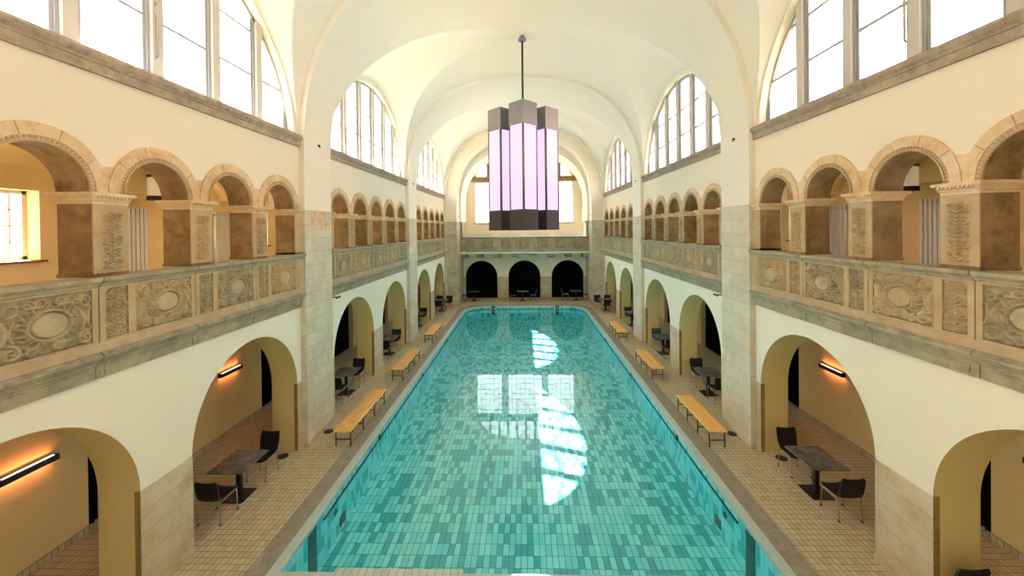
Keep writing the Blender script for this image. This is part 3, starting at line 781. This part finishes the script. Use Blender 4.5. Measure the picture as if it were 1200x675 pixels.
# ground floor wall with three arches
YB = 31.9
opn = [(-4.76, -2.18), (-1.30, 1.28), (2.17, 4.75)]
m = MB(); prev = -5.0
for a, b in opn:
    m.strip([prev, a], [0] * 2, [3.7] * 2, YB, YB + .4, ENDM)
    c, r = (a + b) / 2, (b - a) / 2; xs = semi(c, r, 33); m.strip(xs, arch(xs, c, r, 1.73), [3.7] * 33, YB, YB + .4, ENDM); prev = b
m.strip([prev, 5.0], [0] * 2, [3.7] * 2, YB, YB + .4, ENDM)
st(m.build('wall_back', WHITE_PL, smooth=35))
m = MB(); prev = -4.9
for a, b in opn + [(4.9, 4.9)]:
    m.box(prev, a, YB - .008, YB + .004, 0, 1.72); prev = b
st(m.build('trim_3', DADO))
for j, (a, b) in enumerate(opn):
    P = []
    n = 90; xs = lsp(a - .1, b + .1, n)
    P = [[(x, YB + .3 + .03 * math.sin(i * 1.2) + .012 * math.sin(i * 2.7), z) for i, x in enumerate(xs)] for z in (.004, 3.3)]
    cu = MB().grid(P).build('curtain', BLACKC, smooth=180, fix=False)
    tag(cu, 'black curtain filling the %s arch of the end wall' % ['left', 'middle', 'right'][j], 'curtain', 'black end wall curtains')
# end gallery floor, balustrade, corbels
st(MB().box(-4.95, 4.95, 30.35, 33.4, 3.68, 3.95).build('floor', WHITE_PL))
yb = 30.35
bal = empty('balustrade', (0, yb, 3.67)); tag(bal, 'grey carved stone balustrade across the end gallery over three arches', 'balustrade')
def fe(s, d, z): return (s, d - yb, z - 3.67)
MB().strip([-4.9, 4.9], [3.95] * 2, [4.88] * 2, yb + .035, yb + .25, fe).build('parapet_core', CARVE2, bal)
MB().mould([(yb + .27, 4.83), (yb, 4.83), (yb - .03, 4.87), (yb - .07, 4.90), (yb - .07, 4.95), (yb + .27, 4.95)], -4.9, 4.9, fe).build('coping_rail', RAIL, bal)
MB().mould([(yb + .27, 3.66), (yb + .05, 3.66), (yb + .05, 3.78), (yb - .03, 3.84), (yb - .06, 3.86), (yb - .06, 3.90), (yb, 3.95), (yb + .27, 3.95)], -4.9, 4.9, fe).build('cornice', RAIL, bal)
mf = MB(); pc = [-4.17, -2.78, -1.39, 0, 1.38, 2.76, 4.12]
prev = -4.9
for c in pc:
    hw = .40; mf.strip([prev, c - hw], [3.95] * 2, [4.83] * 2, yb, yb + .04, fe); prev = c + hw
    mf.strip([c - hw, c + hw], [3.95] * 2, [4.06] * 2, yb, yb + .04, fe); mf.strip([c - hw, c + hw], [4.78] * 2, [4.83] * 2, yb, yb + .04, fe)
    link_mesh('relief_panel', WIDE[0], bal, (c, .034, 4.42 - 3.67), (0, 0, 0), (.80 / .97, 1, .72 / .68))
mf.strip([prev, 4.9], [3.95] * 2, [4.83] * 2, yb, yb + .04, fe)
for a, b in zip(pc[:-1], pc[1:]):
    c = (a + b) / 2; mf.strip([c - .12, c + .12], [4.1] * 2, [4.74] * 2, yb - .03, yb + .0, fe)
mf.build('panel_frame', CARVE2, bal)
cm = MB().mould([(0, 0), (0, .0), (1.35, 0), (1.38, -.34), (1.0, -.33), (.45, -.30), (.12, -.27), (.03, -.20), (.0, -.10)], -.22, .22, lambda s, d, z: (s, d, z)).mesh('corbel', CARVE2)
for j, x in enumerate((-4.7, -3.46, -2.1, -.70, .68, 2.03, 3.42, 4.7)):
    o = link_mesh('corbel', cm, None, (x, 30.42, 3.657)); tag(o, 'scrolled stone corbel under the end gallery, number %s from the left pilaster' % ['one', 'two', 'three', 'four', 'five', 'six', 'seven', 'eight'][j], 'corbel', 'stone corbels')
# back wall of the end gallery with the big window
YW = 33.0
lights3 = [(-4.1, -1.93), (-1.50, 1.43), (1.83, 4.05)]
m = MB()
m.strip([-5, 5], [3.9] * 2, [6.05] * 2, YW, YW + .4, ENDM)
m.strip([-5, -4.1], [6.05] * 2, [12] * 2, YW, YW + .4, ENDM); m.strip([4.05, 5], [6.05] * 2, [12] * 2, YW, YW + .4, ENDM)
m.strip([-1.93, -1.5], [6.05] * 2, [9.5] * 2, YW, YW + .4, ENDM); m.strip([1.43, 1.83], [6.05] * 2, [9.5] * 2, YW, YW + .4, ENDM)
lz = lambda x: 9.9 + max(0, 1.75 * math.sqrt(max(0, 1 - ((x + .02) / 3.9) ** 2)))
xs = lsp(-4.1, 4.05, 61)
m.strip(xs, [lz(x) for x in xs], [12.6] * 61, YW, YW + .4, ENDM)
st(m.build('wall_back', ENDPL, smooth=35))
st(MB().box(-4.5, 4.45, YW - .1, YW + .3, 9.5, 9.92).build('trim_4', JAMBST))
wn = empty('window_9', (0, YW + .2, 6.05)); st(wn, 'three light window with a lunette above, high on the end wall behind the chandelier')
mf = MB(); mb_ = MB(); mg = MB()
for a, b in lights3:
    for x in (a, b - .06): mf.box(x, x + .06, -.04, .04, 0, 3.45)
    for z in (0, 3.39): mf.box(a, b, -.04, .04, z, z + .06)
    n = 6 if b - a < 2.5 else 8
    for i in range(1, n): x = a + (b - a) * i / n; mb_.box(x - .012, x + .012, -.015, .015, .05, 3.4)
    for i in range(1, 8): z = 3.45 * i / 8; mb_.box(a + .05, b - .05, -.015, .015, z - .012, z + .012)
    mg.grid([[(a, 0, 0), (b, 0, 0)], [(a, 0, 3.45), (b, 0, 3.45)]])
ms = MB()
for x in (-3.0, -2.25, -1.5, -.75, 0, .75, 1.5, 2.25, 3.0):
    ms.box(x - .09, x + .09, -.12, .12, 3.85, lz(x) - 6.05)
xs = lsp(-3.8, 3.8, 31)
mg.grid([[(x, 0, 3.85) for x in xs], [(x, 0, lz(x) - 6.05) for x in xs]])
st(mf.build('window_frame', FRAME, wn)); st(mb_.build('glazing_bar', FRAME, wn)); st(ms.build('mullion', JAMBST, wn)); st(mg.build('pane', GLASS, wn, fix=False))
st(MB().box(-4.15, -1.88, -.27, .1, -.05, 0).box(-1.55, 1.48, -.27, .1, -.05, 0).box(1.78, 4.1, -.27, .1, -.05, 0).build('window_board', SILLST, wn))
portal((0, YW + .5, 8.7), (-PI / 2, 0, 0), 8.2, 5.6)
for j, (a, b) in enumerate(((-4.66, -2.65), (-2.03, -.30), (.30, 2.04), (2.67, 4.6))):
    r_ = empty('radiator', ((a + b) / 2, 32.9, 3.951)); tag(r_, 'low white column radiator behind the end balustrade, %s of four' % ['leftmost', 'second from left', 'third from left', 'rightmost'][j], 'radiator', 'end gallery radiators')
    n = 6; wd = (b - a) / n
    for i in range(n): MB().box(-(b - a) / 2 + i * wd + .03, -(b - a) / 2 + (i + 1) * wd - .03, -.05, .05, .2, 1.22).build('column', WHITEM, r_)
    MB().box(-(b - a) / 2, (b - a) / 2, -.02, .03, .3, .36).box(-.7, -.66, -.02, .03, 0, .3).box(.66, .7, -.02, .03, 0, .3).box(-(b - a) / 2, (b - a) / 2, -.02, .03, 1.1, 1.16).build('header', DGREY, r_)
# wall behind the camera
st(MB().box(-9, 9, -7.4, -7.0, 0, 13.8).build('wall_front', CREAM))
m = MB().box(-5.2, 5.2, 33.4, 33.7, 0, 4.1)
for s in (-1, 1): m.box(s * 5.0, s * 9, 33.4, 33.7, 0, 7.5)
st(m.build('wall_back', AISLE))
for sg, sn in SIDES: st(MB().box(sg * 8.62, sg * 8.8, -8, 33.6, 0, 3.6).build('wall_' + sn, AISLE))

# ------------------------------------------------------------------ floor and pool
PX0, PX1, PY0, PY1, RC = -4.09, 4.13, 6.42, 28.66, 1.45
def outline(ex, n=14):
    """pool outline, square near corners and rounded far corners, grown outward by ex"""
    x0, x1, y0, y1 = PX0 - ex, PX1 + ex, PY0 - ex, PY1 + ex; r = RC + ex
    pts = [(x0, y0), (x1, y0)]
    for i in range(n + 1): a = PI / 2 * i / n; pts.append((x1 - r + r * math.cos(a), y1 - r + r * math.sin(a)))
    for i in range(n + 1): a = PI / 2 + PI / 2 * i / n; pts.append((x0 + r + r * math.cos(a), y1 - r + r * math.sin(a)))
    return pts
def ringmesh(m, o1, z1, o2, z2):
    b = len(m.v); n = len(o1)
    m.v += [(x, y, z1) for x, y in o1] + [(x, y, z2) for x, y in o2]
    for i in range(n): m.face((b + i, b + (i + 1) % n, b + n + (i + 1) % n, b + n + i))
EC = .53
m = MB()
oc = outline(EC)
# deck: four rectangles plus corner fillers
X0_, X1_, Y0_, Y1_ = PX0 - EC, PX1 + EC, PY0 - EC, PY1 + EC
def quad(m, x0, x1, y0, y1, z=0): b = len(m.v); m.v += [(x0, y0, z), (x1, y0, z), (x1, y1, z), (x0, y1, z)]; m.face((b, b + 1, b + 2, b + 3))
quad(m, -8.6, X0_, -8, 33.5); quad(m, X1_, 8.6, -8, 33.5); quad(m, X0_, X1_, -8, Y0_); quad(m, X0_, X1_, Y1_, 33.5)
for (cxn, pts) in (((X1_, Y1_), oc[2:17]), ((X0_, Y1_), oc[17:32])):
    b = len(m.v); m.v.append((cxn[0], cxn[1], 0)); m.v += [(x, y, 0) for x, y in pts]
    for i in range(len(pts) - 1): m.face((b, b + 2 + i, b + 1 + i))
fl = m.build('floor', DECK, fix=False)
st(fl, 'beige tiled pool deck')
m = MB(); ringmesh(m, outline(EC), .0, outline(EC), .012); ringmesh(m, outline(EC), .012, outline(.17), .012)
ringmesh(m, outline(.17), .012, outline(.17), -.02)
o = m.build('pool_coping', GRANITE); st(o, 'grey granite coping round the pool')
m = MB(); ringmesh(m, outline(.17), .004, outline(.02), .0); ringmesh(m, outline(.02), .0, outline(0), -.03); ringmesh(m, outline(0), -.03, outline(0), -.10)
st(m.build('pool_lip', LIP), 'pale lip of the pool edge')
ZF, ZW = -1.0, -.25
m = MB(); ringmesh(m, outline(0), -.10, outline(0), ZF); st(m.build('pool_wall', POOLW), 'turquoise tiled pool side')
m = MB(); of = outline(0)
b = len(m.v); m.v.append((0, 15, ZF)); m.v += [(x, y, ZF) for x, y in of]
for i in range(len(of)): m.face((b, b + 1 + i, b + 1 + (i + 1) % len(of)))
st(m.build('pool_floor', POOLF, fix=False), 'two tone turquoise tiled pool floor')
m = MB(); ow = outline(-.004); b = 0; m.v.append((0, 15, ZW)); m.v += [(x, y, ZW) for x, y in ow]
for i in range(len(ow)): m.face((0, 1 + i, 1 + (i + 1) % len(ow)))
wat = m.build('pool_water', WATER, fix=False); tag(wat, 'clear turquoise water filling the long pool', 'water', kind='stuff')
# overflow slot and dark lane marks
m = MB()
for x0, x1, sgn in ((PX0, PX0 + .02, 1), (PX1 - .02, PX1, 1)):
    m.box(x0, x1, 7.85, PY1 - RC, -.235, -.195)
a_ = outline(0)[2:]; b_ = outline(-.02)[2:]
ringm = MB()
b = len(m.v); n = len(a_)
for (x, y), (x2, y2) in zip(a_, b_): m.v += [(x, y, -.195), (x2, y2, -.195), (x2, y2, -.235), (x, y, -.235)]
for i in range(n - 1):
    for q_ in range(4): m.face((b + i * 4 + q_, b + i * 4 + (q_ + 1) % 4, b + (i + 1) * 4 + (q_ + 1) % 4, b + (i + 1) * 4 + q_))
st(m.build('trim_5', BLACK), 'thin black overflow slot along the pool side')
for x, s, nm in ((PX0, 1, 'left'), (PX1, -1, 'right')):
    st(MB().box(x, x + s * .012, 7.27, 7.57, ZF, -.11).build('trim_6', DTEAL))
    for y in (10.9, 15.6, 20.4):
        o = MB().rbox((x + s * .03, y, -.17), (.05, .10, .06)).rbox((x + s * .02, y, -.12), (.03, .03, .06)).build('slot_bracket', BLACK)
        tag(o, 'small black bracket on the %s pool edge slot, %s' % (nm, 'nearest' if y < 11 else 'middle' if y < 16 else 'farthest'), 'bracket', 'pool edge brackets')
    o = MB().lathe([(.07, 0), (.07, .012), (.05, .014), (.05, .004)], n=20).build('pool_inlet', DTEAL); o.rotation_euler = (0, s * PI / 2, 0); o.location = (x, 8.35, -.42)
    tag(o, 'round inlet fitting on the %s wall of the pool' % nm, 'pool fitting')
    o = MB().box(0, s * .02, -.12, .12, -.10, .10).build('underwater_hatch', DTEAL); o.location = (x, 8.65, -.78)
    tag(o, 'dark square hatch low on the %s wall of the pool' % nm, 'pool fitting')
# ladder recesses at the far end
for x, nm in ((-2.29, 'left'), (2.33, 'right')):
    t = empty('pool_steps', (x, PY1, 0)); tag(t, 'recessed pool steps between pale posts at the %s of the far edge' % nm, 'pool steps', 'recessed steps at the far edge')
    MB().box(-.13, .13, -.03, .005, -.62, .005).build('recess_back', DTEAL, t)
    for s in (-1, 1): MB().box(s * .14, s * .24, -.06, .01, -.30, .03).box(s * .15, s * .23, -.05, .12, .03, .05).build('post', LIP, t)
    for z in (-.18, -.42): MB().box(-.13, .13, -.06, -.02, z, z + .03).build('step', LIP, t)
# pale tiled starting ledge at the near edge
m = MB().box(-3.15, -1.05, 6.30, 6.44, .0, .03)
o = m.build('starting_ledge', tiles('ledge_tile', [lin((196, 208, 200)), lin((176, 196, 188))], .125, .25, lin((110, 130, 126)), .005)); tag(o, 'pale tiled ledge at the near edge of the pool', 'ledge')

# ------------------------------------------------------------------ furniture
def make_bench():
    t = empty('bench')
    for i in range(5):
        x = -.22 + i * .096; MB().box(x, x + .068, -1.29, 1.29, .405, .44).build('slat', WOOD, t)
    for y in (-1.2, -.4, .4, 1.2):
        m = MB()
        for x in (-.19, .19): m.box(x - .013, x + .013, y - .013, y + .013, 0, .405)
        m.box(-.22, .26, y - .013, y + .013, .38, .405); m.box(-.19, .19, y - .01, y + .01, .17, .195)
        m.build('leg_frame', DGREY, t)
    MB().box(-.012, .012, -1.2, 1.2, .36, .38).build('stretcher', DGREY, t)
    return t
bench = make_bench(); first = True
for (x, y, l), (sn, o_) in zip([(-4.74, 11.39, 2.66), (-4.75, 15.78, 2.52), (-4.75, 20.5, 2.3), (4.83, 11.18, 2.2), (4.84, 15.74, 2.28), (4.82, 20.8, 2.3)],
                              [(s, o) for s in ('left', 'right') for o in ('nearest', 'middle', 'farthest')]):
    b_ = bench if first else copy_tree(bench); first = False
    b_.location = (x, y, .001); b_.scale = (1, l / 2.58, 1)
    tag(b_, 'slatted pine bench on the %s pool deck, %s of three' % (sn, o_), 'bench', 'slatted pool benches')

def make_chair(mat):
    t = empty('chair')   # faces +Y
    def shell(pts, wds, th, name):
        P = []
        top, bot = [], []
        for (y, z), hw in zip(pts, wds):
            rt, rb = [], []
            for j in range(9):
                u = -1 + j / 4; e = .022 * u * u
                rt.append((u * hw, y, z + e)); rb.append((u * hw, y, z + e))
            top.append(rt); bot.append(rb)
        m = MB(); n = len(pts)
        nrm = []
        for i in range(n):
            a, b = pts[max(0, i - 1)], pts[min(n - 1, i + 1)]; d = math.hypot(b[0] - a[0], b[1] - a[1]); nrm.append((-(b[1] - a[1]) / d, (b[0] - a[0]) / d))
        bot = [[(x, y + nn[0] * th, z + nn[1] * th) for (x, y, z) in r_] for r_, nn in zip(bot, nrm)]
        b0 = 0; c = 9
        for row in top + bot: m.v += row
        N = n * c
        for i in range(n - 1):
            for j in range(c - 1):
                a = i * c + j; m.face((a, a + 1, a + c + 1, a + c)); m.face((N + a, N + a + c, N + a + c + 1, N + a + 1))
            for j in (0, c - 1):
                a = i * c + j; m.face((a, a + c, N + a + c, N + a) if j else (a, N + a, N + a + c, a + c))
        for i in (0, n - 1):
            for j in range(c - 1):
                a = i * c + j; m.face((a, N + a, N + a + 1, a + 1) if i else (a, a + 1, N + a + 1, N + a))
        return m.build(name, mat, t, smooth=50)
    shell([(.25, .445), (.22, .462), (.1, .452), (-.05, .444), (-.15, .452), (-.20, .475)], [.20, .215, .22, .215, .21, .205], .035, 'seat')
    shell([(-.20, .478), (-.235, .53), (-.25, .62), (-.265, .72), (-.285, .81), (-.30, .855)], [.205, .21, .22, .222, .215, .195], .028, 'backrest')
    for s in (-1, 1):
        x = s * .215
        m = MB().tube([(x, -.235, .50), (x, -.20, .445), (x, -.21, .3), (x, -.235, .02), (x, -.225, .012), (x, .225, .012), (x, .235, .02), (x, .2, .44), (x, .1, .435), (x, -.18, .435)], .0105, 8)
        m.build('side_frame', CHROME, t, smooth=60)
        for y in (-.225, .225): MB().rbox((x, y, .012), (.028, .05, .024)).build('glide', BLACK, t)
    MB().tube([(-.215, .1, .43), (.215, .1, .43)], .009, 6).tube([(-.215, -.15, .43), (.215, -.15, .43)], .009, 6).build('cross_bar', CHROME, t)
    return t
def make_table():
    t = empty('table')
    m = MB().box(-.36, .36, -.435, .435, .715, .74); m.build('tabletop', TABLE, t)
    MB().box(-.045, .045, -.045, .045, .02, .71).build('pedestal', BLACK, t)
    MB().box(-.22, .22, -.24, .24, 0, .014).box(-.06, .06, -.06, .06, .014, .022).build('base_plate', BLACK, t)
    MB().rbox((0, 0, .705), (.5, .06, .02)).rbox((0, 0, .705), (.06, .6, .02)).build('top_bracket', BLACK, t)
    return t
TB = make_table(); CH = make_chair(SEATM); CHT = make_chair(SHEENSEAT)
used = set()
def inst(proto, loc, rz, label, cat, group):
    o = proto if proto.name not in used else copy_tree(proto)
    if proto.name not in used: used.add(proto.name)
    o.location = (loc[0], loc[1], .001); o.rotation_euler = (0, 0, rz); tag(o, label, cat, group); return o
sets = [  # x, y, side, bay phrase
    (-6.08, 8.23, 'left', 'second arch of the nearest bay'), (6.06, 8.45, 'right', 'second arch of the nearest bay'),
    (-6.17, 13.5, 'left', 'first arch of the middle bay'), (6.11, 13.45, 'right', 'first arch of the middle bay'),
    (-6.15, 17.75, 'left', 'second arch of the middle bay'), (6.11, 17.75, 'right', 'second arch of the middle bay'),
    (-6.18, 22.9, 'left', 'first arch of the farthest bay'), (6.10, 22.8, 'right', 'first arch of the farthest bay')]
for x, y, sn, ph in sets:
    inst(TB, (x, y), 0, 'black pedestal table under the %s, %s side' % (ph, sn), 'table', 'aisle tables')
    near = True
    inst(CH, (x + .03, y - .62), 0, 'black chair, near side of the table under the %s %s' % (sn, ph), 'chair', 'aisle chairs')
    tl = (sn == 'right' and 'second arch of the middle' in ph)
    inst(CHT if tl else CH, (x + .03, y + .70), PI, '%s chair, far side of the table under the %s %s' % ('teal-sheened' if tl else 'black', sn, ph), 'chair', 'aisle chairs')
for x, y, sn in ((-5.72, 27.15, 'left'), (5.45, 27.05, 'right')):
    inst(TB, (x, y), PI / 2, 'black pedestal table in the far %s corner by the last arch' % sn, 'table', 'aisle tables')
    for dx, dy, rz, nm in ((-.36, .75, PI, 'far side, outer place'), (.36, .75, PI, 'far side, inner place'), (-.05, -.62, 0, 'near side')):
        inst(CH, (x + dx, y + dy), rz, 'black chair at the far %s corner table, %s' % (sn, nm), 'chair', 'aisle chairs')
for x, nm in ((-3.95, 'left'), (-.15, 'middle'), (3.95, 'right')):
    y = 30.75
    inst(TB, (x, y), PI / 2, 'black pedestal table before the %s dark arch of the end wall' % nm, 'table', 'end wall tables')
    for s in (-1, 1):
        if nm == 'left' and s > 0: continue
        tl = nm == 'right' and s < 0
        dx = .78
        yy = y + (.35 if tl else 0)
        inst(CHT if tl else CH, (x + s * dx, yy), s * PI / 2, '%s chair on the %s of the table before the %s end arch' % ('blue grey' if tl else 'black', 'left' if s < 0 else 'right', nm), 'chair', 'end wall chairs')
inst(CH, (6.11, 5.87), 0, 'black chair cut by the lower frame edge under the nearest right arch', 'chair', None)
# floor discs, pier hooks, small spotlights
for x, y, nm in ((-6.05, 9.68, 'in the second left arch'), (-5.5, 10.9, 'at the foot of the nearest left pier'), (6.14, 9.69, 'in the second right arch'), (5.55, 10.82, 'at the foot of the nearest right pier')):
    o = MB().lathe([(.13, 0), (.13, .012), (.10, .02), (.03, .022)], n=26).build('floor_drain', BLACK, smooth=40, loc=(x, y, .0005)); tag(o, 'round black floor disc ' + nm, 'floor disc', 'black floor discs')
for x, y, z, nm in ((-WP, 10.84, 7.94, 'nearest left pier'), (WP, 10.8, 7.93, 'nearest right pier'), (-WP, 20.15, 7.94, 'second left pier'), (WP, 20.15, 7.94, 'second right pier'), (-PA, 29.6, 6.53, 'left end pilaster'), (PA, 29.6, 6.53, 'right end pilaster')):
    s = 1 if x < 0 else -1
    o = MB().tube([(0, 0, 0), (s * .05, 0, 0)], .03, 10).rbox((s * .055, 0, -.03), (.02, .03, .08)).build('wall_hook', DGREY, loc=(x, y, z)); tag(o, 'small metal hook high on the ' + nm, 'hook', 'pier hooks')
for s, nm in ((-1, 'left'), (1, 'right')):
    t = empty('spotlight', (s * (W - .02), 11.85, 3.60)); tag(t, 'small slim spotlight below the %s balustrade beyond the nearest pier' % nm, 'spotlight', 'balustrade spotlights')
    MB().rbox((-s * .06, 0, -.02), (.16, .03, .03)).build('arm', DGREY, t); MB().tube([(-s * .14, -.06, -.03), (-s * .14, .16, -.03)], .03, 10).build('lamp_head', DGREY, t)

# ------------------------------------------------------------------ chandelier
CY, SP, HD, ZT0, ZT1 = 15.5, .85, .52, 5.53, 10.2
ch = empty('chandelier', (0, CY, ZT0)); tag(ch, 'chandelier of four square lilac lit columns hanging from a long rod', 'chandelier')
HT = ZT1 - ZT0
for dx, dy in ((0, -SP), (-SP, 0), (SP, 0), (0, SP)):
    side_ = HD * math.sqrt(2)
    cm_ = MB().rbox((0, 0, HT - .42), (side_, side_, .84), (0, 0, PI / 4)).mat(1).rbox((0, 0, .38), (side_, side_, .76), (0, 0, PI / 4))
    for a in range(4):
        t_ = PI / 2 * a; cm_.rbox(((HD - .045) * math.cos(t_), (HD - .045) * math.sin(t_), HT / 2), (.06, .06, HT - 1.5), (0, 0, PI / 4))
    c_ = cm_.build('column', [CHAN, CHDARK], ch); c_.location = (dx, dy, 0)
    hs = side_ / 2
    for a in range(4):
        t_ = PI / 4 + PI / 2 * a
        pn = MB().rbox(((hs - .012) * math.cos(t_), (hs - .012) * math.sin(t_), (HT + .76 - .84) / 2), (.012, side_ - .11, HT - .76 - .84 + .02), (0, 0, t_)).build('lit_panel', GLOW, c_)
MB().box(-.45, .45, -.05, .05, HT - .3, HT - .2).box(-.05, .05, -.45, .45, HT - .3, HT - .2).build('cross_arm', BLACK, ch)
MB().tube([(0, 0, HT - .3), (0, 0, 13.05 - ZT0)], .04, 12).build('suspension_rod', BLACK, ch, smooth=40)
MB().lathe([(.16, 7.36), (.16, 7.42), (.09, 7.5), (.06, 7.56)], n=20).build('ceiling_rose', CHAN, ch, smooth=40)

# ------------------------------------------------------------------ neighbouring houses seen through the lunette windows
FAC = plaster('house_render', lin((214, 206, 196))); ROOF = simple('red_tile_roof', lin((196, 112, 84)), .8); PALEW = simple('house_window_glass', lin((150, 156, 166)), .3)
def house(x0, x1, y0, y1, h, roofh, label):
    t = empty('house', ((x0 + x1) / 2, (y0 + y1) / 2, 0)); tag(t, label, 'house', 'houses outside the windows')
    a, b = (x1 - x0) / 2, (y1 - y0) / 2
    MB().box(-a, a, -b, b, 0, h).build('facade', FAC, t)
    MB().mould([(-a - .4, h), (0, h + roofh), (a + .4, h)], -b - .3, b + .3, lambda s, d, z: (d, s, z)).build('roof', ROOF, t)
    fx = a if x0 < 0 else -a
    y = -b + 1.6
    while y < b - 1.2:
        for z in (8.2, 11.4):
            if z + 1.7 < h:
                MB().box(fx - .05, fx + .05, y, y + 1.0, z, z + 1.7).build('window', PALEW, t)
        y += 2.8
    MB().box(-.4, .4, -1.2, 0, h + roofh * .5, h + roofh + 1.2).build('chimney', ROOF, t)
house(-34, -24, -6, 12, 13.5, 3, 'pale rendered house with red roof outside the nearest left window')
house(-32, -25, 13.5, 30, 12.0, 3, 'lower pale house outside the far left windows')
house(24, 33, -4, 9, 11.0, 3.4, 'pale house with red tiled roof outside the nearest right window')
house(25, 33, 11, 29, 13.0, 3, 'taller pale house outside the far right windows')
